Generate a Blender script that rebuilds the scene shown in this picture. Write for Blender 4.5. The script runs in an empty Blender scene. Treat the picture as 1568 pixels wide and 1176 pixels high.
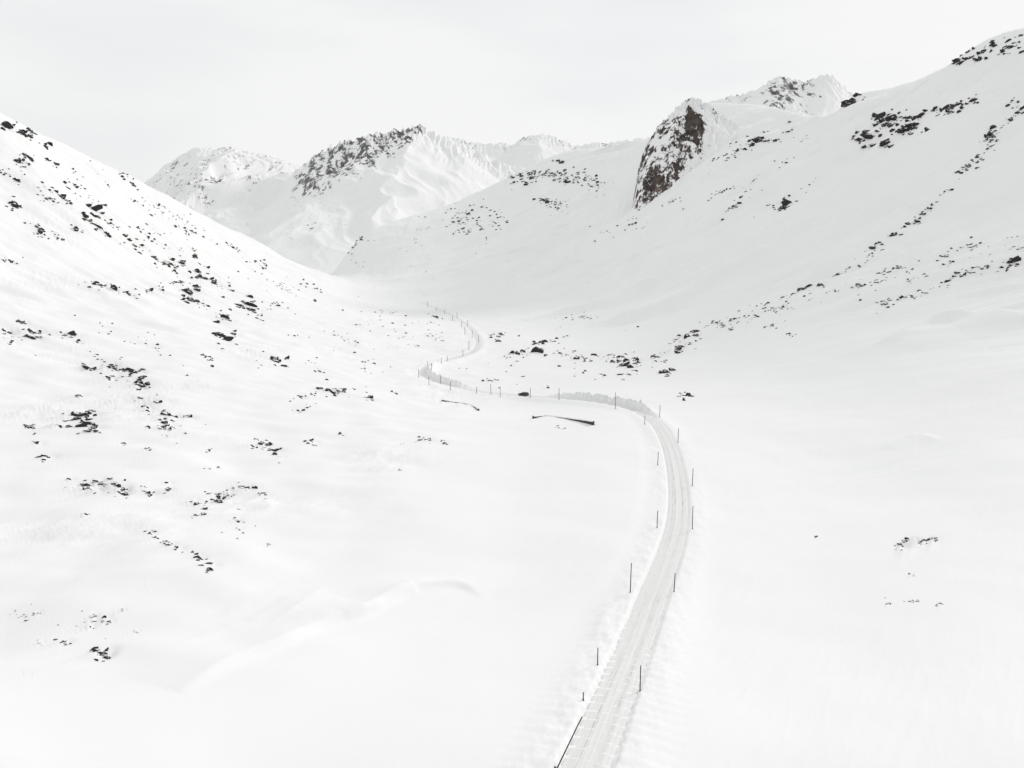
import bpy, bmesh, math, random
import numpy as np
from mathutils import Vector, Matrix
rng=np.random.RandomState(7); random.seed(7)
CZ=50.0; F=1045.0; P=math.radians(10.0); cp,sp=math.cos(P),math.sin(P)
scene=bpy.context.scene
# ---------------------------------------------------------------- survey helpers
# sightings are (horizontal, vertical) theodolite readings; each gives a bearing s=X/Y and gradient t=Z/Y
def sight(u,v):
    u=np.asarray(u,float); v=np.asarray(v,float)
    xc=(u-784)/F; yc=(588-v)/F; d=cp+sp*yc
    return xc/d,(-sp+cp*yc)/d
_r=np.random.RandomState(3); PERM=np.concatenate([_r.permutation(256)]*2); ANG=_r.rand(256)*2*np.pi
GX,GY=np.cos(ANG),np.sin(ANG)
def noise(x,y,seed=0):
    x=x+seed*17.31; y=y+seed*9.77
    xi=np.floor(x).astype(int); yi=np.floor(y).astype(int); xf=x-xi; yf=y-yi
    def g(ix,iy,fx,fy):
        h=PERM[(PERM[ix&255]+iy)&255]; return GX[h]*fx+GY[h]*fy
    u=xf*xf*xf*(xf*(xf*6-15)+10); v=yf*yf*yf*(yf*(yf*6-15)+10)
    a=g(xi,yi,xf,yf); b=g(xi+1,yi,xf-1,yf); c=g(xi,yi+1,xf,yf-1); d=g(xi+1,yi+1,xf-1,yf-1)
    return ((a+(b-a)*u)+((c+(d-c)*u)-(a+(b-a)*u))*v)*1.5
def fbm(x,y,o=4,seed=0,ridged=False,gain=.5):
    r=0;a=1.;n=0
    for i in range(o):
        k=noise(x*2**i,y*2**i,seed+i*3)
        if ridged: k=1-2*np.abs(k)
        r=r+k*a; n+=a; a*=gain
    return r/n
def sstep(a,b,x):
    t=np.clip((x-a)/(b-a),0,1); return t*t*(3-2*t)
# ---------------------------------------------------------------- terrain control
cols={-300:[(1176,42),(900,72),(700,115),(500,180),(300,270),(100,360)],
0:[(1176,45),(1000,66),(900,82),(800,104),(700,135),(600,180),(500,235),(400,300),(300,375)],
250:[(1176,47),(1000,66),(850,92),(700,140),(600,195),(500,285),(400,440)],
430:[(1176,48),(1000,68),(850,97),(700,152),(600,220),(500,370),(440,600)],
600:[(1176,48),(1000,70),(850,100),(750,130),(650,195),(600,262),(550,345),(500,480),(460,850)],
784:[(1176,48),(1000,71),(850,103),(750,137),(650,205),(610,272),(560,350),(520,450),(490,590),(455,800),(400,1000),(340,1230)],
950:[(1176,49),(1000,71),(850,103),(750,139),(680,175),(640,207),(600,268),(560,340),(520,430),(470,560),(420,720),(360,900),(300,1100)],
1100:[(1176,50),(1000,73),(850,106),(750,142),(680,180),(640,211),(600,260),(560,315),(510,390),(450,480),(400,570),(330,700),(250,900)],
1300:[(1176,50),(1000,73),(850,105),(750,140),(680,175),(620,215),(560,265),(500,325),(440,385),(380,460),(300,570),(220,700)],
1568:[(1176,50),(1000,70),(850,97),(750,125),(680,152),(600,190),(520,240),(440,300),(360,365),(280,440),(200,520),(120,600)],
1850:[(1176,48),(1000,66),(850,88),(700,125),(550,180),(400,265),(250,370),(100,480)]}
crest=[(-700,-120,420),(-300,60,440),(0,172,480),(40,194,520),(80,213,550),(150,246,610),(220,281,680),(260,302,720),(300,325,790),(370,360,940),(430,395,1100),(480,413,1180),
(508,420,1240),(520,405,1280),(532,388,1300),(548,366,1330),(570,350,1360),(600,339,1390),(640,328,1420),(700,309,1470),(740,290,1500),(780,271,1530),(815,252,1540),(840,240,1550),(865,231,1540),(885,228,1530),(920,226,1520),(960,221,1500),
(1000,212,1450),(1030,190,1350),(1060,168,1280),(1090,157,1230),(1130,158,1180),(1160,160,1130),(1200,168,1060),(1240,178,980),(1268,178,900),(1285,170,870),(1300,154,850),(1320,141,840),(1360,133,820),(1400,124,800),(1440,107,770),(1460,95,750),(1485,76,730),(1515,60,715),(1540,49,700),(1568,42,690),(1700,10,640),(1850,-30,600),(2300,-200,560)]
pts=[];val=[]
KL=0.55
for u,l in cols.items():
    for v,Y in l:
        s,t=sight(u,v); pts.append((s,math.log(Y)*KL)); val.append(t*Y)
for u,v,Y in crest:
    if -400<u<1900:
        s,t=sight(u,v); pts.append((s,math.log(Y)*KL)); val.append(t*Y)
pts=np.array(pts); val=np.array(val)
def tps(r2): return 0.5*r2*np.log(r2+1e-12)
n=len(pts)
D=((pts[:,None]-pts[None])**2).sum(-1)
A=np.zeros((n+3,n+3)); A[:n,:n]=tps(D)+np.eye(n)*2e-5; A[:n,n]=1; A[:n,n+1:]=pts; A[n,:n]=1; A[n+1:,:n]=pts.T
W=np.linalg.solve(A,np.concatenate([val,[0,0,0]]))
def rbf(S,L):
    x=S.ravel(); y=L.ravel()*KL; out=W[n]+W[n+1]*x+W[n+2]*y
    for i in range(n):
        out=out+W[i]*tps((x-pts[i,0])**2+(y-pts[i,1])**2)
    return out.reshape(S.shape)
cs,ct=sight([c[0] for c in crest],[c[1] for c in crest]); cY=np.array([c[2] for c in crest],float)
NS=1250; NL=900
sarr=np.concatenate([np.linspace(-1.35,-0.9,40,endpoint=False),np.linspace(-0.9,0.9,NS),np.linspace(0.9,1.35,41)[1:]])
larr=np.linspace(math.log(14),math.log(2300),NL)
sc=np.linspace(-1.36,1.36,360); lc=np.linspace(larr[0]-.01,larr[-1]+.01,300)
SC,LC=np.meshgrid(sc,lc); ZC=rbf(SC,LC)
def bil(xa,ya,Z,x,y):
    i=np.clip((x-xa[0])/(xa[1]-xa[0]),0,len(xa)-1.001); j=np.clip((y-ya[0])/(ya[1]-ya[0]),0,len(ya)-1.001)
    i0=i.astype(int); j0=j.astype(int); fi=i-i0; fj=j-j0
    return (Z[j0,i0]*(1-fi)+Z[j0,i0+1]*fi)*(1-fj)+(Z[j0+1,i0]*(1-fi)+Z[j0+1,i0+1]*fi)*fj
S,L=np.meshgrid(sarr,larr); Y=np.exp(L); X=S*Y
def smooth1(a,k=9):
    ker=np.hanning(k+2)[1:-1]; ker/=ker.sum(); return np.convolve(np.pad(a,k//2,mode='edge'),ker,'valid')
YCa=smooth1(np.interp(sarr,cs,cY),13); TCa=np.interp(sarr,cs,ct)
YC=YCa[None,:]; TC=TCa[None,:]
zc_r=bil(sc,lc,ZC,sarr,np.log(YCa))
delta=smooth1(TCa*YCa-zc_r,21)[None,:]; sharp=(TCa*YCa-zc_r)[None,:]-delta
Z0=bil(sc,lc,ZC,S.ravel(),L.ravel()).reshape(S.shape)
yy_=np.clip(Y/YC,0,1)
Z0=Z0+delta*yy_**3+sharp*yy_**40
dY=np.clip(Y-YC,0,None)
Z0=np.where(Y>YC,TC*YC-0.55*dY*dY/(dY+25),Z0)
def hit(u,v,Zg=None):
    """point where a sighting meets the ground"""
    if Zg is None: Zg=Z0
    s,t=sight(u,v); s=float(s);t=float(t)
    i=int(np.clip(np.searchsorted(sarr,s)-1,0,len(sarr)-2)); f=(s-sarr[i])/(sarr[i+1]-sarr[i])
    col=Zg[:,i]*(1-f)+Zg[:,i+1]*f; tt=col/np.exp(larr)
    k=np.argmax((tt>=t)&(np.exp(larr)>25))
    if tt[k]<t or k==0: return None
    a=(t-tt[k-1])/(tt[k]-tt[k-1]+1e-12); l=larr[k-1]+(larr[k]-larr[k-1])*a
    y=math.exp(l); return (s*y,y,t*y)
# ---------------------------------------------------------------- road line
road_px=[(872,1230),(896,1176),(926,1100),(968,1000),(1005,900),(1024,850),(1037,800),(1038,750),(1030,700),(1019,670),(1008,652),(985,634),(950,622),(880,612),(800,607),(740,601),(695,592),(663,582),(648,572),(655,561),(680,553),(708,545),(728,536),(733,524),(727,510),(715,498),(698,486),(672,474),(645,463)]
rp=np.array([hit(u,v) for u,v in road_px])
def catmull(P_,k=16):
    P_=np.vstack([2*P_[0]-P_[1],P_,2*P_[-1]-P_[-2]]); out=[]
    for i in range(1,len(P_)-2):
        for t in np.arange(k)/k:
            a,b,c,d=P_[i-1],P_[i],P_[i+1],P_[i+2]
            out.append(.5*((2*b)+(-a+c)*t+(2*a-5*b+4*c-d)*t*t+(-a+3*b-3*c+d)*t**3))
    out.append(P_[-2]); return np.array(out)
rc=catmull(rp); sl=np.concatenate([[0],np.cumsum(np.hypot(*(rc[1:,:2]-rc[:-1,:2]).T))])
NR=int(sl[-1]/1.6); q=np.linspace(0,sl[-1],NR)
R=np.stack([np.interp(q,sl,rc[:,k]) for k in range(3)],1)
for _ in range(6):
    R[1:-1]=(R[:-2]+2*R[1:-1]+R[2:])/4
for _ in range(60):
    R[1:-1,2]=(R[:-2,2]+2*R[1:-1,2]+R[2:,2])/4
T=np.gradient(R[:,:2],axis=0); T/=np.linalg.norm(T,axis=1)[:,None]; Nn=np.stack([T[:,1],-T[:,0]],1) # right
def uv_of(p):
    fy=p[1]*cp-p[2]*sp; up=p[1]*sp+p[2]*cp
    return 784+F*p[0]/fy,588-F*up/fy
ru=np.array([uv_of(p) for p in R])
bankR=0.3+0*q; bankL=0.45+0*q
bankR+=2.0*sstep(1000,970,ru[:,0])*sstep(820,870,ru[:,0])*(ru[:,1]<640)
bankR+=1.8*sstep(720,690,ru[:,0])*(ru[:,1]>556)*(ru[:,1]<604)
near=(Y>30)&(Y<R[:,1].max()+20)&(X>R[:,0].min()-30)&(X<R[:,0].max()+30)
xi=X[near]; yi=Y[near]
best=np.full(xi.shape,1e9); bj=np.zeros(xi.shape,int)
for j in range(0,NR):
    d=(xi-R[j,0])**2+(yi-R[j,1])**2; m=d<best; best[m]=d[m]; bj[m]=j
dlat=(xi-R[bj,0])*Nn[bj,0]+(yi-R[bj,1])*Nn[bj,1]; ad=np.sqrt(best)
# ---------------------------------------------------------------- relief
hill=sstep(-43,-12,Z0)
below=sstep(0,60,YC-Y)*0.85+0.15
Z=Z0.copy()
warp=fbm(X/200,Y/200,2,77)*40
patch=sstep(-.35,.35,fbm(X/180,Y/150,2,88))
Z+=hill*below*(fbm(X/330,(Y+warp)/58,3,1,gain=.5)*14.0*sstep(0,60,X)+fbm(X/110,Y/50,2,2)*3)
Z+=hill*below*sstep(350,750,Y)*(fbm(X/170,(Y+warp)/38,4,12,True,.45)-.4)*10*sstep(-150,0,X)
Z+=hill*below*sstep(40,120,X)*patch*(fbm(X/120,(Y+.25*X+warp)/17,3,19,True,.45)-.4)*3.2
Z+=hill*below*sstep(0,-60,X)*(fbm(X/70,(Y+warp*.5)/20,3,15,True,.5)-.4)*2.6
Z+=fbm(X/70,Y/70,2,4)*1.7
Z+=fbm(X/22,Y/16,2,5)*0.36
wx=X*.78-Y*.62; wy=X*.62+Y*.78
Z+=fbm(wx/3.2,wy/14,3,6,True)*0.07*sstep(-.5,.5,fbm(X/40,Y/40,2,61)+.1)
leftm=sstep(-10,-45,X-0.05*Y)
Z+=leftm*(fbm(X/20,Y/13,2,8)*1.3)*sstep(50,70,Y)
Z+=leftm*sstep(60,85,Y)*sstep(0,.5,fbm(X/45,Y/40,2,90))*(fbm(wx/5,wy/12,3,91,True)-.4)*.8
def polydist(px):
    w=np.array([hit(u,v)[:2] for u,v in px]); w=catmull(w,8)
    bb=40
    m=(X>w[:,0].min()-bb)&(X<w[:,0].max()+bb)&(Y>w[:,1].min()-bb)&(Y<w[:,1].max()+bb)
    x=X[m];y=Y[m];b=np.full(x.shape,1e9);sd=np.zeros(x.shape);al=np.zeros(x.shape)
    for i in range(len(w)-1):
        a=w[i];e=w[i+1]-a;ll=(e**2).sum(); t=np.clip(((x-a[0])*e[0]+(y-a[1])*e[1])/ll,0,1)
        dx=x-a[0]-t*e[0];dy=y-a[1]-t*e[1];d=dx*dx+dy*dy;k=d<b;b[k]=d[k]
        sd[k]=np.sign(e[0]*dy-e[1]*dx)[k];al[k]=(i+t)[k]/(len(w)-1)
    return m,np.sqrt(b)*sd,al
def drift(px,h,wa,wb):
    m,d,al=polydist(px)
    env=np.sin(np.pi*np.clip(al,0,1))**.6
    env=env*(1+.3*noise(al*7,al*0+h*3.3))
    Z[m]+=h*env*np.where(d>0,np.exp(-np.abs(d)/wa),np.exp(-(d/wb)**2))
drift([(270,1062),(350,1020),(430,990),(500,958),(560,938),(600,915),(650,897),(705,893),(742,908)],1.1,4.5,0.8)
drift([(530,952),(560,941),(590,928),(620,910),(640,905)],0.5,1.6,0.5)
drift([(1650,490),(1568,486),(1500,490),(1440,497),(1380,525),(1320,545),(1250,560),(1180,563)],3.6,14,3)
drift([(1568,345),(1490,352),(1450,372),(1400,392),(1340,400)],3.2,14,3)
drift([(1440,680),(1400,672),(1350,690)],.7,5,1.2)
drift([(650,452),(760,425),(860,392),(960,350),(1040,318)],12,26,10)
drift([(740,470),(850,452),(960,420),(1040,380)],9,20,8)
drift([(800,492),(900,475),(1000,440),(1100,385)],8,18,7)
drift([(900,500),(1000,480),(1120,420),(1240,330)],8,22,9)
drift([(700,420),(800,390),(900,350),(960,320)],9,22,9)
drift([(1060,520),(1140,490),(1230,440),(1340,370),(1440,290),(1520,190)],5,10,9)
drift([(1150,230),(1080,290),(1000,330),(900,365)],7,22,10)
drift([(910,985),(920,960),(935,935),(960,915)],0.6,1.2,1)
for k in (0,6,14): drift([(1190,752+k),(1280,728+k*.8),(1380,708+k),(1480,678+k),(1568,655+k)],-0.18,.7,.7)
zr=R[bj,2]; f=sstep(2.2,9,ad)
hb=np.where(dlat>0,bankR[bj],bankL[bj])
rough=1+0.8*fbm(xi/2.6,yi/2.6,3,20)
prof=sstep(1.95,2.6,ad)*(1-sstep(3.0,7.0,ad))
Z[near]=zr*(1-f)+Z[near]*f+hb*prof*rough
Z[near]-=0.03*(ad<2.3)
# ---------------------------------------------------------------- materials
def newmat(name):
    m=bpy.data.materials.new(name); m.use_nodes=True; nt=m.node_tree
    return m,nt,nt.nodes['Principled BSDF']
def nd(nt,t,**k):
    x=nt.nodes.new(t)
    for a,b in k.items(): setattr(x,a,b)
    return x
def snow_nodes(nt,b,bump=0.25,scale=0.6,dist=0.12):
    tc=nd(nt,'ShaderNodeTexCoord'); n1=nd(nt,'ShaderNodeTexNoise'); n1.inputs['Scale'].default_value=scale; n1.inputs['Detail'].default_value=6
    nt.links.new(tc.outputs['Object'],n1.inputs['Vector'])
    bp=nd(nt,'ShaderNodeBump'); bp.inputs['Strength'].default_value=bump; bp.inputs['Distance'].default_value=dist
    nt.links.new(n1.outputs['Fac'],bp.inputs['Height']); nt.links.new(bp.outputs['Normal'],b.inputs['Normal'])
    n2=nd(nt,'ShaderNodeTexNoise'); n2.inputs['Scale'].default_value=0.02; n2.inputs['Detail'].default_value=3
    nt.links.new(tc.outputs['Object'],n2.inputs['Vector'])
    cr=nd(nt,'ShaderNodeValToRGB'); cr.color_ramp.elements[0].position=.3; cr.color_ramp.elements[1].position=.7
    cr.color_ramp.elements[0].color=(.82,.817,.812,1); cr.color_ramp.elements[1].color=(.84,.838,.835,1)
    nt.links.new(n2.outputs['Fac'],cr.inputs['Fac'])
    return tc,cr
m_snow,nt,b=newmat('snow'); b.inputs['Roughness'].default_value=.75; b.inputs['Specular IOR Level'].default_value=.15
tc,cr=snow_nodes(nt,b,.2,.5,.1); nt.links.new(cr.outputs['Color'],b.inputs['Base Color'])
def rockcol(nt,tc,scale,c0,c1):
    n=nd(nt,'ShaderNodeTexNoise'); n.inputs['Scale'].default_value=scale; n.inputs['Detail'].default_value=8; n.inputs['Roughness'].default_value=.7
    nt.links.new(tc.outputs['Object'],n.inputs['Vector'])
    r=nd(nt,'ShaderNodeValToRGB'); r.color_ramp.elements[0].position=.35; r.color_ramp.elements[1].position=.68
    r.color_ramp.elements[0].color=(*c0,1); r.color_ramp.elements[1].color=(*c1,1)
    nt.links.new(n.outputs['Fac'],r.inputs['Fac']); return n,r
def mountain_mat(name,nscale,c0,c1,k=1.3,stretch=(1,1,.5),edge=.12):
    m,nt,b=newmat(name); b.inputs['Roughness'].default_value=.8; b.inputs['Specular IOR Level'].default_value=.12
    tc,cr=snow_nodes(nt,b,.3,nscale*.5,1.5)
    _,rc_=rockcol(nt,tc,nscale*.6,c0,c1)
    mp=nd(nt,'ShaderNodeMapping'); mp.inputs['Scale'].default_value=stretch; mp.inputs['Rotation'].default_value=(0,.5,0)
    nt.links.new(tc.outputs['Object'],mp.inputs['Vector'])
    n=nd(nt,'ShaderNodeTexNoise'); n.inputs['Scale'].default_value=nscale; n.inputs['Detail'].default_value=8; n.inputs['Roughness'].default_value=.72
    nt.links.new(mp.outputs['Vector'],n.inputs['Vector'])
    at=nd(nt,'ShaderNodeAttribute',attribute_name='rock')
    a=nd(nt,'ShaderNodeMath',operation='MULTIPLY_ADD'); a.inputs[1].default_value=k; a.inputs[2].default_value=-k/2
    nt.links.new(n.outputs['Fac'],a.inputs[0])
    ad_=nd(nt,'ShaderNodeMath',operation='ADD'); nt.links.new(a.outputs[0],ad_.inputs[0]); nt.links.new(at.outputs['Fac'],ad_.inputs[1])
    mr=nd(nt,'ShaderNodeMapRange'); mr.inputs['From Min'].default_value=.5-edge/2; mr.inputs['From Max'].default_value=.5+edge/2
    nt.links.new(ad_.outputs[0],mr.inputs['Value'])
    mx=nd(nt,'ShaderNodeMix',data_type='RGBA'); nt.links.new(mr.outputs[0],mx.inputs[0]); nt.links.new(cr.outputs['Color'],mx.inputs[6]); nt.links.new(rc_.outputs['Color'],mx.inputs[7])
    nt.links.new(mx.outputs[2],b.inputs['Base Color']); return m
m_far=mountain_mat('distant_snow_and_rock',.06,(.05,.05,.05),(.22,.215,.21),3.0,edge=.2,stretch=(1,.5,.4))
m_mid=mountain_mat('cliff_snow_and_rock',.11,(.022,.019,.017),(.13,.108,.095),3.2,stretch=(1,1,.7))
m_rock,nt,b=newmat('snow_dusted_rock'); b.inputs['Roughness'].default_value=.9
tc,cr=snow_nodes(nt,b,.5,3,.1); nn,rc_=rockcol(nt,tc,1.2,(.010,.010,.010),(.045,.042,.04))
ge=nd(nt,'ShaderNodeNewGeometry'); sx=nd(nt,'ShaderNodeSeparateXYZ'); nt.links.new(ge.outputs['Normal'],sx.inputs[0])
a=nd(nt,'ShaderNodeMath',operation='MULTIPLY_ADD'); a.inputs[1].default_value=.9; nt.links.new(nn.outputs['Fac'],a.inputs[0]); nt.links.new(sx.outputs['Z'],a.inputs[2])
mr=nd(nt,'ShaderNodeMapRange'); mr.inputs['From Min'].default_value=1.18; mr.inputs['From Max'].default_value=1.24; nt.links.new(a.outputs[0],mr.inputs['Value'])
mx=nd(nt,'ShaderNodeMix',data_type='RGBA'); nt.links.new(mr.outputs[0],mx.inputs[0]); nt.links.new(rc_.outputs['Color'],mx.inputs[6]); nt.links.new(cr.outputs['Color'],mx.inputs[7]); nt.links.new(mx.outputs[2],b.inputs['Base Color'])
# ---------------------------------------------------------------- grid meshes
def gridmesh(name,X,Y,Z,mat,rock=None):
    h,w=X.shape; me=bpy.data.meshes.new(name)
    co=np.stack([X,Y,Z+CZ],-1).reshape(-1,3).astype(np.float32)
    idx=np.arange(h*w).reshape(h,w)
    fq=np.stack([idx[:-1,:-1],idx[:-1,1:],idx[1:,1:],idx[1:,:-1]],-1).reshape(-1,4)
    me.vertices.add(len(co)); me.vertices.foreach_set('co',co.ravel())
    me.loops.add(fq.size); me.loops.foreach_set('vertex_index',fq.ravel().astype(np.int32))
    me.polygons.add(len(fq)); me.polygons.foreach_set('loop_start',(np.arange(len(fq))*4).astype(np.int32)); me.polygons.foreach_set('loop_total',np.full(len(fq),4,np.int32))
    me.update(calc_edges=True); me.polygons.foreach_set('use_smooth',np.ones(len(fq),bool))
    if rock is not None:
        at=me.attributes.new('rock','FLOAT','POINT'); at.data.foreach_set('value',rock.ravel().astype(np.float32))
    me.materials.append(mat); o=bpy.data.objects.new(name,me); scene.collection.objects.link(o); return o
bm=bmesh.new(); bmesh.ops.create_grid(bm,x_segments=8,y_segments=8,size=12000); me=bpy.data.meshes.new('snow_ground'); bm.to_mesh(me); bm.free()
me.materials.append(m_snow); o=bpy.data.objects.new('snow_ground',me); o.location=(0,2000,CZ-330); scene.collection.objects.link(o)
def ridge(name,cr_,Yc,Yb,zb,mat,amp,wl,crough,rockf,pw=1.25,ns=500,nw=260,seed=0,asp=4,gain=.42,skew=0,lean=0,wob=.05):
    s_,t_=sight([c[0] for c in cr_],[c[1] for c in cr_]); us=[c[0] for c in cr_]
    sa=np.linspace(s_.min(),s_.max(),ns); wa=np.concatenate([np.linspace(0,1,nw),np.linspace(1,1.6,60)[1:]])
    Sg,Wg=np.meshgrid(sa,wa); ug=np.interp(Sg,s_,us)
    wf=np.clip(Wg,0,1)
    # spurs run down from the summits slantwise instead of straight toward the valley
    Se=Sg+(1-wf)*lean+(1-wf)**.8*wob*fbm(Sg*9+seed,wf*5,3,seed+50)
    tc_=np.interp(Se,s_,t_)
    Yg=Yb+(Yc-Yb)*Wg; Xg=Sg*Yg; zc=tc_*Yc
    Zg=zb+(zc-zb)*wf**pw
    Zg=np.where(Wg>1,zc-(Wg-1)*(Yc-Yb)*0.8,Zg)
    env=np.clip(np.sin(np.pi*np.clip(wf,0,1)**1.4),0,1)**.8
    wp=fbm(Xg/wl,Yg/wl,2,seed+9)*.6
    xs=Xg+skew*(Yg-Yc)
    rd=fbm(xs/wl+wp,Yg/(wl*asp),5,seed,True,gain)
    cj=fbm(Xg/(wl*.1),Yg/(wl*.3),3,seed+4,True)
    Zg=Zg+amp*(rd-.3)*env+crough*(cj-.3)*np.exp(-((Wg-1)/.10)**2)
    ue=np.interp(Se,s_,us)
    rk=rockf(ue,Wg,xs,Yg,rd)
    return gridmesh(name,Xg,Yg,Zg,mat,rk)
def G(u,c,w): return np.exp(-((u-c)/w)**2)
def streak(Xg,Yg,wl,seed): return fbm(Xg/wl,Yg/(wl*3),4,seed,gain=.6)
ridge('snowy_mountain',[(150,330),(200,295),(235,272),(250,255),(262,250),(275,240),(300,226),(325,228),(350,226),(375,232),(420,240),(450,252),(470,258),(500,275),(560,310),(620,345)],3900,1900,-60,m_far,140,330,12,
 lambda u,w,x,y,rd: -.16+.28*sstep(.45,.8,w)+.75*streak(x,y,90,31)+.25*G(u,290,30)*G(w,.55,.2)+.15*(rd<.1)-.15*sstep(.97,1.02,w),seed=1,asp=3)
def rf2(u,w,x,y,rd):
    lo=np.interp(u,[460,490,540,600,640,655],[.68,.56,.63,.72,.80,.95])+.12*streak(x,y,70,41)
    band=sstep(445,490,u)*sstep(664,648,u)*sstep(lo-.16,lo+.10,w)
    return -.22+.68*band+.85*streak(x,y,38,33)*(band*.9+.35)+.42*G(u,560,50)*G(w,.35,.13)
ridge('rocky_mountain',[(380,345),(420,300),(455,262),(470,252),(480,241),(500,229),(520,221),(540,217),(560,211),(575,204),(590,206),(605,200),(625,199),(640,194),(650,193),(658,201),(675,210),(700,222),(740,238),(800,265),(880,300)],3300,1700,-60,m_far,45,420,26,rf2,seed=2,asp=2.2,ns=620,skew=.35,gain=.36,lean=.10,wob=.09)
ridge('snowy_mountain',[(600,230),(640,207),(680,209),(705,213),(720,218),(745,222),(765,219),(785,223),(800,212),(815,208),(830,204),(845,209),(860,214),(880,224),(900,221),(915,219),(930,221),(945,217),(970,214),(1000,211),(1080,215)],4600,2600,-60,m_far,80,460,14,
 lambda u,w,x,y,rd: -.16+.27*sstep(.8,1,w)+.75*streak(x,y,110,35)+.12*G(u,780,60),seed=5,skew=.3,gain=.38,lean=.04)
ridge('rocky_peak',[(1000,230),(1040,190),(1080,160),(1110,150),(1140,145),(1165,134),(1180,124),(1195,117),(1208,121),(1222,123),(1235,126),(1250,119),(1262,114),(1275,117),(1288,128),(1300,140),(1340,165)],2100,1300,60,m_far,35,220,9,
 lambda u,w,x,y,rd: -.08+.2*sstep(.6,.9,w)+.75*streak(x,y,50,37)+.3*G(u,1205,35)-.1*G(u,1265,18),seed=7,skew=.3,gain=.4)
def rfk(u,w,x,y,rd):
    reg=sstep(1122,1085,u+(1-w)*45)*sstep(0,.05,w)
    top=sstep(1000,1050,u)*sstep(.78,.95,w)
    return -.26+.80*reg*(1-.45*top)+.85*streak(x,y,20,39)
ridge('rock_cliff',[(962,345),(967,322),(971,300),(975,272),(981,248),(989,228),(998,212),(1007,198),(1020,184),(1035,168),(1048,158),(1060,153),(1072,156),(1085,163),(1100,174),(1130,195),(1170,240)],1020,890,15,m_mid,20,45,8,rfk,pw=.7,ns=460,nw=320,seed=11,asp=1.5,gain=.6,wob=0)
# ---------------------------------------------------------------- rocks
protos=[]
for k in range(16):
    bm=bmesh.new(); bmesh.ops.create_icosphere(bm,subdivisions=2,radius=.5)
    v=np.array([p.co[:] for p in bm.verts]); fc=np.array([[q_.index for q_ in f_.verts] for f_ in bm.faces]); bm.free()
    r=np.random.RandomState(100+k)
    for _ in range(7):
        nrm=r.normal(size=3); nrm/=np.linalg.norm(nrm); c=r.uniform(.18,.36); d=v@nrm; v=v-np.outer(np.clip(d-c,0,None),nrm)
    v+=r.normal(size=v.shape)*.05
    v/=np.ptp(v[:,:2],axis=0).mean()
    protos.append((v,fc))
RV=[];RF=[];off=0;mounds=[]
def add_rock(p,w,asp=1.6,hgt=.7):
    global off
    v,fc=random.choice(protos)
    a=random.uniform(0,6.283)
    ax=np.array([[math.cos(a),-math.sin(a),0],[math.sin(a),math.cos(a),0],[0,0,1]])
    tl=random.uniform(-.5,.5); ty=np.array([[math.cos(tl),0,math.sin(tl)],[0,1,0],[-math.sin(tl),0,math.cos(tl)]])
    sc_=np.array([w*asp**.5,w/asp**.5,w*hgt])
    b=random.uniform(-.5,.5); bz=np.array([[math.cos(b),-math.sin(b),0],[math.sin(b),math.cos(b),0],[0,0,1]])
    q_=((v@ax.T)*sc_)@ty.T@bz.T
    q_=q_+np.array([p[0],p[1],p[2]+CZ+w*hgt*.10])
    RV.append(q_);RF.append(fc+off);off+=len(v)
Zs=Z.copy()
def rock_px(u,v,px,mound=True):
    p=hit(u,v,Zs)
    if p is None: return
    fy=p[1]*cp-p[2]*sp; w=px*fy/F
    add_rock(p,w,random.uniform(1.1,2.8),random.uniform(.5,1.0))
    if mound and p[1]<420 and px>4: mounds.append((p,w))
big=[(118,636,20),(127,637,16),(124,655,18),(131,648,12),(100,641,10),(140,656,12),(45,657,11),(68,702,11),(55,680,7),(200,572,14),(165,580,10),(212,590,15),(120,607,7),(240,640,11),(250,650,12),(285,640,9),(225,655,7),(190,680,5),(225,688,6),(285,447,15),(290,460,11),(380,466,18),(384,476,12),(345,488,11),(348,522,13),(335,515,11),(320,548,8),(422,552,15),(145,322,15),(10,195,12),(20,315,13),(60,350,10),(258,403,11),(175,443,10),(145,437,9),(108,513,10),(30,495,8),(15,525,7),(490,597,11),(505,602,10),(565,610,10),(605,603,6),(455,630,5),(415,692,13),(400,682,9),(475,678,9),(520,665,6),(322,716,8),(320,690,5),(178,746,13),(183,757,10),(130,745,9),(225,757,10),(255,750,7),(308,775,14),(325,762,14),(345,757,9),(400,757,6),(360,797,6),(130,788,5),(300,790,5),(255,835,9),(267,842,10),(303,856,8),(316,866,12),(300,850,6),(152,1001,15),(145,1008,12),(158,1006,10),(92,985,10),(140,945,7),(55,940,5),(60,985,5),(185,935,5),(208,968,4),(410,835,4),(655,675,7),(678,676,6),(612,720,3),(640,530,4),(655,515,3),
(1018,572,13),(1045,609,10),(1054,607,9),(952,562,15),(823,540,13),(848,523,6),(768,513,7),(858,542,5),(775,547,5),(895,550,6),(935,545,5),(1000,548,6),(1208,512,7),(1355,467,9),(1553,400,15),(1255,437,7),(1205,313,11),(1330,210,16),(1355,220,13),(1345,180,14),(1362,182,16),(1352,186,12),(1390,198,14),(1382,202,10),(1405,340,9),(1458,165,12),(1490,155,8),(1383,845,8),(1395,832,13),(1398,830,10),(1430,827,8),(1378,840,8),(1395,880,5),(1360,925,4),(1440,925,4),(1250,822,3),(855,655,4),(865,656,3),(1500,92,9),(1520,68,7),(1535,80,7),(1315,215,8),(1410,178,8),(1300,152,9),(1312,147,9),(1470,160,7),(1400,182,8)]
for u,v,p in big:
    rock_px(u,v,p*1.05)
    for _ in range(6): rock_px(u+random.gauss(0,p*.65),v+random.gauss(0,p*.38),p*random.uniform(.2,.65),False)
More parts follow.
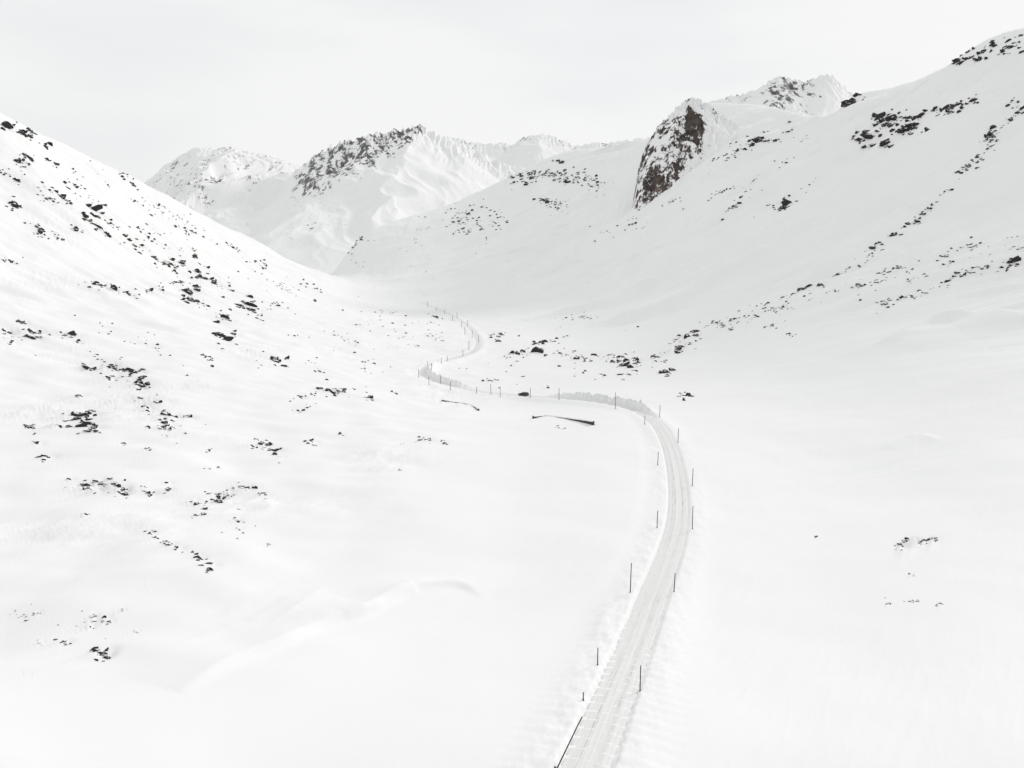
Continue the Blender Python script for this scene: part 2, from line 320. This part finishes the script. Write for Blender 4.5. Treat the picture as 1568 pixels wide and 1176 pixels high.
lines=[([(0,185),(40,205),(80,225)],6,45,3,8),([(0,265),(60,290),(110,320)],9,55,2,6),([(60,300),(140,340),(200,370),(260,405),(300,430)],9,110,2,7),([(0,320),(60,350),(100,365)],8,30,2,6),([(0,400),(50,410)],8,18,2,6),
([(120,435),(180,445),(230,450)],8,30,2,7),([(250,400),(290,450),(340,480),(350,520)],14,60,2,8.5),([(300,400),(360,450),(400,475),(470,470)],12,60,2,7),([(130,235),(200,285),(260,330),(340,380),(430,430),(480,460)],9,190,1.5,4),([(0,230),(100,270),(200,340),(300,390)],14,110,1.5,4.5),
([(0,500),(60,520),(110,515),(160,545)],12,50,2,7),([(160,570),(210,580),(230,630),(260,655),(290,640)],13,95,2,9),([(40,655),(120,640),(150,655)],8,24,2,8),([(100,745),(180,750),(260,752)],7,42,2,8),([(290,770),(350,760),(410,755)],9,50,2,8),([(350,800),(410,830)],10,10,2,5),
([(20,940),(90,960),(150,945),(210,970)],15,30,1.5,5),([(430,440),(520,490),(600,510),(700,520)],18,60,1.5,3.5),([(440,620),(480,600),(520,600),(600,605)],9,40,2,6),([(500,545),(600,560)],20,24,1.5,4.5),([(540,480),(650,490),(690,500)],8,30,1.5,3.5),([(350,430),(450,520),(560,560)],30,45,1.5,5),([(100,480),(200,540),(300,600)],30,28,1.5,6),
([(600,690),(640,672),(690,678)],5,12,1.5,4),([(380,680),(440,695)],6,16,2,6),([(230,820),(300,850),(330,860)],8,10,2,5),
([(1000,560),(1060,515),(1130,488),(1200,460),(1260,435),(1330,390),(1400,340),(1450,290),(1490,250),(1530,200),(1568,160)],6,330,1.5,6),([(1000,565),(1040,530),(1070,515)],5,70,3,9),([(1100,500),(1200,475),(1300,445),(1400,415),(1480,385),(1568,375)],10,210,1.3,4.5),
([(1340,470),(1400,455),(1480,420),(1568,400)],6,90,2,6),([(1300,215),(1340,205),(1400,195)],7,55,3,9),([(1340,185),(1370,180),(1450,170),(1500,150)],6,60,2,8),([(1460,97),(1500,75),(1568,68)],7,60,2,7),([(1440,110),(1480,84),(1515,66),(1568,52)],3,30,2,5),([(1288,160),(1322,146)],4,34,3,8),([(1110,225),(1160,215),(1210,205)],6,55,1.5,6),
([(1150,325),(1200,312),(1250,270)],8,30,1.5,4.5),([(960,350),(1050,310),(1150,280)],8,45,1.5,3.5),([(1090,250),(1150,225)],8,36,1.5,4.5),([(760,515),(820,520),(860,515)],7,34,1.5,6),([(770,545),(830,540),(900,550),(1000,550)],10,80,1.5,7),([(880,575),(960,575),(1010,560)],7,24,1.5,5),([(1100,320),(1180,260),(1260,210)],14,40,1.3,3.5),
([(780,275),(830,265),(870,268),(930,285)],9,260,1.2,4.2),([(690,335),(740,320),(760,345)],10,90,1.2,4),([(810,300),(850,315),(870,310)],8,65,1.2,3.5),([(835,241),(862,246)],3,18,2,4),([(528,392),(545,372),(562,353)],4,36,1.5,4.5),([(640,345),(720,340),(700,355)],8,60,1.2,3),([(830,490),(900,485),(980,500)],8,26,1.5,3.5),
([(900,360),(980,340)],8,24,1.5,3),([(560,380),(640,400),(740,390)],25,36,1.2,2.6),([(1380,845),(1400,835),(1430,828)],3,26,2,6),([(1350,920),(1400,922),(1445,925)],4,12,1.5,3.5),([(700,570),(760,575),(860,590)],10,18,1.5,4)]
for pl,sd,n_,a,b_ in lines:
    pl=np.array(pl,float); l=np.concatenate([[0],np.cumsum(np.hypot(*(pl[1:]-pl[:-1]).T))])
    cl=[(random.uniform(0,l[-1]),random.gauss(0,sd),random.gauss(0,sd*.7),random.uniform(.6,1.6)) for _ in range(max(3,n_//8))]
    for _ in range(n_):
        px=a+(b_-a)*random.random()**2.2
        if random.random()<.78:
            c=random.choice(cl); k=random.gauss(0,4+sd*.4); d=c[0]+k; du=c[1]; dv=c[2]+random.gauss(0,sd*.2); px*=c[3]
        else:
            d=random.uniform(0,l[-1]); du=random.gauss(0,sd); dv=random.gauss(0,sd)
        u=np.interp(d,l,pl[:,0]);v=np.interp(d,l,pl[:,1])
        rock_px(u+du,v+dv,px)
V=np.concatenate(RV);Fc=np.concatenate(RF)
me=bpy.data.meshes.new('scattered_rocks'); me.from_pydata(V.tolist(),[],Fc.tolist()); me.materials.append(m_rock)
scene.collection.objects.link(bpy.data.objects.new('scattered_rocks',me))
wd=np.array([-.62,-.78]); wn=np.array([.78,-.62])
for p,w in mounds:
    r_=7*w; s0=(p[0]-r_)/(p[1]); s1=(p[0]+r_)/(p[1])
    j0,j1=np.searchsorted(larr,[math.log(max(15,p[1]-r_)),math.log(p[1]+r_)]); i0,i1=np.searchsorted(sarr,[min(s0,p[0]/p[1])-.01,s1+.01])
    xx=X[j0:j1,i0:i1]-p[0]; yy=Y[j0:j1,i0:i1]-p[1]
    al=xx*wd[0]+yy*wd[1]; pe=xx*wn[0]+yy*wn[1]
    tail=np.where(al>0,np.exp(-al/(2.6*w)),np.exp(-(al/(.8*w))**2))*np.exp(-(pe/(.5*w))**2)
    moat=-np.exp(-((al+1.0*w)**2+pe**2)/(.8*w)**2)
    Z[j0:j1,i0:i1]+=min(.42*w,.6)*tail+min(.3*w,.45)*moat
gridmesh('snowy_valley_terrain',X,Y,Z,m_snow)
# ---------------------------------------------------------------- road
m_road,nt,b=newmat('packed_snow_road'); b.inputs['Roughness'].default_value=.6
uvn=nd(nt,'ShaderNodeUVMap')
def uvnoise(sx_,sy_,det,ro=.6):
    mp=nd(nt,'ShaderNodeMapping'); mp.inputs['Scale'].default_value=(sx_,sy_,1); nt.links.new(uvn.outputs[0],mp.inputs[0])
    n1=nd(nt,'ShaderNodeTexNoise'); n1.inputs['Scale'].default_value=1; n1.inputs['Detail'].default_value=det; n1.inputs['Roughness'].default_value=ro; nt.links.new(mp.outputs[0],n1.inputs[0]); return n1
nA=uvnoise(22,.014,4); nB=uvnoise(7,.3,6,.75)
mA=nd(nt,'ShaderNodeMath',operation='MULTIPLY_ADD'); mA.inputs[1].default_value=.5; nt.links.new(nB.outputs[0],mA.inputs[0]); nt.links.new(nA.outputs[0],mA.inputs[2])
sepu=nd(nt,'ShaderNodeSeparateXYZ'); nt.links.new(uvn.outputs[0],sepu.inputs[0])
tr=nd(nt,'ShaderNodeValToRGB'); el=tr.color_ramp.elements; el[0].position=0; el[0].color=(.02,)*3+(1,); el[1].position=1; el[1].color=(.2,)*3+(1,)
for ps,c in((.05,.10),(.12,.10),(.25,0),(.36,.03),(.48,.15),(.62,.05),(.74,0),(.88,.12)):
    k=el.new(ps); k.color=(c,c,c,1)
nt.links.new(sepu.outputs[0],tr.inputs[0])
mB=nd(nt,'ShaderNodeMath',operation='ADD'); nt.links.new(mA.outputs[0],mB.inputs[0]); nt.links.new(tr.outputs[0],mB.inputs[1])
r=nd(nt,'ShaderNodeValToRGB'); e=r.color_ramp.elements; e[0].position=.58; e[0].color=(.33,.32,.305,1); e[1].position=.94; e[1].color=(.77,.765,.757,1)
x_=e.new(.67); x_.color=(.66,.655,.645,1)
nt.links.new(mB.outputs[0],r.inputs[0]); nt.links.new(r.outputs[0],b.inputs['Base Color'])
bp=nd(nt,'ShaderNodeBump'); bp.inputs['Strength'].default_value=.4; bp.inputs['Distance'].default_value=.06; nt.links.new(mB.outputs[0],bp.inputs['Height']); nt.links.new(bp.outputs[0],b.inputs['Normal'])
bm=bmesh.new(); uvl=bm.loops.layers.uv.new('UVMap'); rows=[]; K=8
for j in range(NR):
    row=[]
    for k in range(K+1):
        a=(k/K-.5)*2; wv=1.9+(.14*float(noise(np.array(j*.31+.1),np.array(k+.37)))+.0 if k in(0,K) else 0)
        x=R[j,0]+Nn[j,0]*a*wv; y=R[j,1]+Nn[j,1]*a*wv
        row.append(bm.verts.new((x,y,R[j,2]+CZ+.05+min(R[j,1]/6000,.1)-.04*a*a)))
    rows.append(row)
for j in range(NR-1):
    for k in range(K):
        f_=bm.faces.new((rows[j][k],rows[j][k+1],rows[j+1][k+1],rows[j+1][k])); f_.smooth=True
        for lp,(kk,jj) in zip(f_.loops,((k,j),(k+1,j),(k+1,j+1),(k,j+1))): lp[uvl].uv=(kk/K,q[jj])
me=bpy.data.meshes.new('snowy_road'); bm.to_mesh(me); bm.free(); me.materials.append(m_road); scene.collection.objects.link(bpy.data.objects.new('snowy_road',me))
# ---------------------------------------------------------------- simple materials
def flat(name,c,rough=.6,met=0,var=.3):
    m,nt,b=newmat(name); b.inputs['Roughness'].default_value=rough; b.inputs['Metallic'].default_value=met
    tc=nd(nt,'ShaderNodeTexCoord'); n=nd(nt,'ShaderNodeTexNoise'); n.inputs['Scale'].default_value=5; nt.links.new(tc.outputs['Object'],n.inputs[0])
    r=nd(nt,'ShaderNodeValToRGB'); r.color_ramp.elements[0].color=(*[x*(1-var) for x in c],1); r.color_ramp.elements[1].color=(*[min(1,x*(1+var)) for x in c],1)
    nt.links.new(n.outputs[0],r.inputs[0]); nt.links.new(r.outputs[0],b.inputs['Base Color']); return m
m_pole=flat('weathered_wood',(.03,.028,.026),.8)
def tube(bm,p0,p1,r0,r1,seg=8,mi=0):
    p0=Vector(p0);p1=Vector(p1);d=(p1-p0);q_=d.to_track_quat('Z','Y').to_matrix()
    rs=[[bm.verts.new(p+q_@Vector((rr*math.cos(i*2*math.pi/seg),rr*math.sin(i*2*math.pi/seg),0))) for i in range(seg)] for p,rr in((p0,r0),(p1,r1))]
    for i in range(seg):
        f_=bm.faces.new((rs[0][i],rs[0][(i+1)%seg],rs[1][(i+1)%seg],rs[1][i])); f_.material_index=mi; f_.smooth=True
    f_=bm.faces.new(rs[1]); f_.material_index=mi; f_=bm.faces.new(rs[0][::-1]); f_.material_index=mi
def box(bm,c,s,mi=0,rot=None):
    r_=bmesh.ops.create_cube(bm,size=1); vs=r_['verts']
    for v_ in vs:
        v_.co=Vector((v_.co.x*s[0],v_.co.y*s[1],v_.co.z*s[2]))
        if rot: v_.co=rot@v_.co
        v_.co+=Vector(c)
    for f_ in set(f for v_ in vs for f in v_.link_faces): f_.material_index=mi
poles=[(915,992,1018),(980,1019,1058),(965,862,907),(1032,877,906),(1006,782,808),(1060,775,810),(1007,692,712),(1060,717,744),(1038,656,678),(1010,620,639),(987,636,650),(942,601,626),(856,594,612),(812,594,609),(752,588,604),(730,592,602),(690,584,597),(675,575,588),(657,577,589),(641,565,578),(661,556,567),(655,553,560),(676,548,556),(685,545,553),(709,535,546),(718,522,536),(733,513,525),(723,505,517),(712,500,512),(707,492,501),(716,490,500),(693,483,491),(700,478,487),(681,474,481),(668,470,476),(655,462,469),(893,1060,1072)]
def add_pole(u,vt,vb,lean=None):
    p=hit(u,vb,Z)
    if p is None: return
    s1,t1=sight(u,vt); h=float(t1)*p[1]-p[2]; h=max(.8,h)
    bm=bmesh.new(); r0=.05+p[1]*.00018
    lx,ly=(random.gauss(0,.015),random.gauss(0,.015)) if lean is None else lean
    hh=h
    tube(bm,(0,0,-.4),(lx*hh*.85,ly*hh*.85,hh*.85),r0,r0*.85); tube(bm,(lx*hh*.85,ly*hh*.85,hh*.85),(lx*hh,ly*hh,hh),r0*.9,r0*.8)
    tube(bm,(0,0,-.1),(0,0,.12),r0*1.7,r0*1.2)
    me=bpy.data.meshes.new('snow_pole'); bm.to_mesh(me); bm.free(); me.materials.append(m_pole)
    o=bpy.data.objects.new('snow_pole',me); o.location=(p[0],p[1],p[2]+CZ); scene.collection.objects.link(o)
for a in poles: add_pole(*a)
add_pole(850,1100,1176,(.48,.05))
# ---------------------------------------------------------------- stone walls
m_stone=flat('dark_stone',(.05,.042,.036),.9,0,.7)
def wall(px,hs,th=.5):
    w=catmull(np.array([hit(u,v,Z) for u,v in px]),8); bm=bmesh.new(); n_=len(w); prev=None
    for i in range(n_):
        t_=w[min(i+1,n_-1)]-w[max(i-1,0)]; t_=t_/np.hypot(t_[0],t_[1]); nx,ny=-t_[1],t_[0]
        h=float(np.interp(i/(n_-1),np.linspace(0,1,len(hs)),hs))+random.uniform(-.05,.05); x,y,z=w[i]; z+=CZ
        base=[(x-nx*th/2,y-ny*th/2),(x+nx*th/2,y+ny*th/2)]
        row=[bm.verts.new((*base[0],z-1)),bm.verts.new((*base[0],z+h)),bm.verts.new((base[0][0]-nx*.08,base[0][1]-ny*.08,z+h+.02)),bm.verts.new((base[0][0]-nx*.05,base[0][1]-ny*.05,z+h+.18)),bm.verts.new((x,y,z+h+.3)),bm.verts.new((base[1][0]+nx*.05,base[1][1]+ny*.05,z+h+.18)),bm.verts.new((*base[1],z+h)),bm.verts.new((*base[1],z-1))]
        if prev:
            for k in range(7):
                f_=bm.faces.new((prev[k],prev[k+1],row[k+1],row[k])); f_.material_index=1 if 2<=k<=5 else 0
        else: bm.faces.new(row)
        prev=row
    bm.faces.new(prev[::-1]); bmesh.ops.recalc_face_normals(bm,faces=bm.faces)
    me=bpy.data.meshes.new('stone_wall'); bm.to_mesh(me); bm.free(); me.materials.append(m_stone); me.materials.append(m_snow)
    scene.collection.objects.link(bpy.data.objects.new('stone_wall',me))
wall([(676,614),(695,616),(715,619),(727,624),(733,629)],[.5,.12,.1,.2,.4,.55])
wall([(816,641),(835,637),(860,640),(885,645),(909,651)],[.7,.1,.08,.25,.6,1.0])
# ---------------------------------------------------------------- car
def make_car():
    m_body=flat('car_paint',(.03,.032,.036),.3,.3,.1); m_glass=flat('car_glass',(.01,.012,.014),.1); m_tyre=flat('tyre_rubber',(.02,.02,.02),.9); m_red=flat('tail_lamp',(.35,.02,.02),.3); m_lamp=flat('head_lamp',(.7,.7,.7),.2); m_rim=flat('wheel_rim',(.4,.4,.4),.3,.8)
    root=bpy.data.objects.new('car',None); scene.collection.objects.link(root)
    def add(name,bm,mats):
        me=bpy.data.meshes.new(name); bmesh.ops.recalc_face_normals(bm,faces=bm.faces); bm.to_mesh(me); bm.free()
        for m in mats: me.materials.append(m)
        o=bpy.data.objects.new(name,me); o.parent=root; scene.collection.objects.link(o)
    def extr(bm,prof,w0,w1f,mi=0):
        L_=[bm.verts.new((x,-w1f(z),z)) for x,z in prof]; R_=[bm.verts.new((x,w1f(z),z)) for x,z in prof]
        bm.faces.new(L_); bm.faces.new(R_[::-1])
        for i in range(len(prof)):
            k=(i+1)%len(prof); bm.faces.new((L_[i],R_[i],R_[k],L_[k]))
    bm=bmesh.new(); extr(bm,[(-2.15,.35),(-2.2,.75),(-2.1,1.0),(1.0,1.02),(2.0,.88),(2.2,.65),(2.18,.35),(1.75,.3),(1.65,.58),(1.35,.72),(1.05,.58),(.95,.28),(-.95,.28),(-1.05,.58),(-1.35,.72),(-1.65,.58),(-1.75,.3)],.9,lambda z:.9-.06*max(0,z-.7))
    bmesh.ops.bevel(bm,geom=[e for e in bm.edges if abs(e.verts[0].co.y-e.verts[1].co.y)<.03 and e.calc_face_angle(0)>.9],offset=.04,segments=2)
    add('body',bm,[m_body])
    cab=lambda z:.84-.28*(z-1.0)
    bm=bmesh.new(); extr(bm,[(-2.05,1.0),(-1.85,1.42),(.25,1.45),(.95,1.01)],.8,cab); add('window_glass',bm,[m_glass])
    bm=bmesh.new(); extr(bm,[(-1.95,1.42),(-1.8,1.52),(-.2,1.56),(.3,1.47),(.28,1.42)],.8,lambda z:.76-.2*(z-1.42)); add('roof',bm,[m_body])
    bm=bmesh.new()
    for x in(-1.95,-1.0,-.2,.62):
        for s_ in(-1,1): tube(bm,(x,s_*.85,1.0),(x*.93-.06,s_*.735,1.43),.04,.04,6)
    add('pillars',bm,[m_body])
    bm=bmesh.new()
    for x in(-1.35,1.35):
        for s_ in(-1,1):
            tube(bm,(x,s_*.68,.33),(x,s_*.9,.33),.33,.33,20,0); tube(bm,(x,s_*.895,.33),(x,s_*.915,.33),.2,.18,14,1)
    add('wheels',bm,[m_tyre,m_rim])
    bm=bmesh.new()
    for s_ in(-1,1): box(bm,(-2.17,s_*.7,.82),(.08,.28,.16),0); box(bm,(2.1,s_*.66,.74),(.14,.32,.12),1); box(bm,(.75,s_*.98,1.08),(.12,.18,.12),2)
    add('lamps_and_mirrors',bm,[m_red,m_lamp,m_body])
    return root
j=int(np.argmin(np.hypot(ru[:,0]-803,(ru[:,1]-608)*1.0)))
car=make_car(); car.location=(R[j,0],R[j,1],R[j,2]+CZ+.1); car.rotation_euler=(0,0,math.atan2(T[j,1],T[j,0]))
p=hit(766,608,Z); bm=bmesh.new(); tube(bm,(0,0,-.4),(0,0,4.2),.08,.08,8,0); box(bm,(-.4,-.12,3.9),(.9,.06,.4),1); box(bm,(-.4,-.152,3.9),(.8,.004,.3),2)
me=bpy.data.meshes.new('traffic_sign'); bm.to_mesh(me); bm.free()
for m in(m_pole,m_pole,flat('sign_face',(.25,.25,.25))): me.materials.append(m)
o=bpy.data.objects.new('traffic_sign',me); o.location=(p[0],p[1],p[2]+CZ); scene.collection.objects.link(o)
# ---------------------------------------------------------------- light
EL=math.radians(27); AZ=math.radians(50)
sd=Vector((math.sin(AZ)*math.cos(EL),math.cos(AZ)*math.cos(EL),math.sin(EL)))
ld=bpy.data.lights.new('sun','SUN'); ld.energy=1.5; ld.angle=math.radians(10); ld.color=(1,.98,.96)
lo=bpy.data.objects.new('sun',ld); lo.rotation_euler=sd.to_track_quat('Z','Y').to_euler(); scene.collection.objects.link(lo)
w=bpy.data.worlds.new('World'); scene.world=w; w.use_nodes=True; nt=w.node_tree; bg=nt.nodes['Background']
sky=nd(nt,'ShaderNodeTexSky'); sky.sky_type='NISHITA'; sky.sun_disc=False; sky.sun_elevation=EL; sky.sun_rotation=AZ
nt.links.new(sky.outputs[0],bg.inputs[0]); bg.inputs[1].default_value=.06
bg2=nd(nt,'ShaderNodeBackground'); tc=nd(nt,'ShaderNodeTexCoord'); mp=nd(nt,'ShaderNodeMapping'); mp.inputs['Scale'].default_value=(1,1,3.5); nt.links.new(tc.outputs['Generated'],mp.inputs[0])
n1=nd(nt,'ShaderNodeTexNoise'); n1.inputs['Scale'].default_value=1.6; n1.inputs['Detail'].default_value=4; n1.inputs['Roughness'].default_value=.45; nt.links.new(mp.outputs[0],n1.inputs[0])
r=nd(nt,'ShaderNodeValToRGB'); r.color_ramp.elements[0].position=.38; r.color_ramp.elements[1].position=.62
r.color_ramp.elements[0].color=(.83,.852,.868,1); r.color_ramp.elements[1].color=(.955,.955,.95,1)
nt.links.new(n1.outputs[0],r.inputs[0]); nt.links.new(r.outputs[0],bg2.inputs[0]); bg2.inputs[1].default_value=1
ms=nd(nt,'ShaderNodeMixShader'); ms.inputs[0].default_value=.94; nt.links.new(bg.outputs[0],ms.inputs[1]); nt.links.new(bg2.outputs[0],ms.inputs[2]); nt.links.new(ms.outputs[0],nt.nodes['World Output'].inputs[0])
scene.view_settings.view_transform='Standard'; scene.view_settings.look='None'; scene.view_settings.exposure=0
cd=bpy.data.cameras.new('camera'); cd.lens=24; cd.sensor_width=36; cd.clip_end=30000; cd.clip_start=.5
co=bpy.data.objects.new('camera',cd); co.location=(0,0,CZ); co.rotation_euler=(math.pi/2-P,0,0); scene.collection.objects.link(co); scene.camera=co
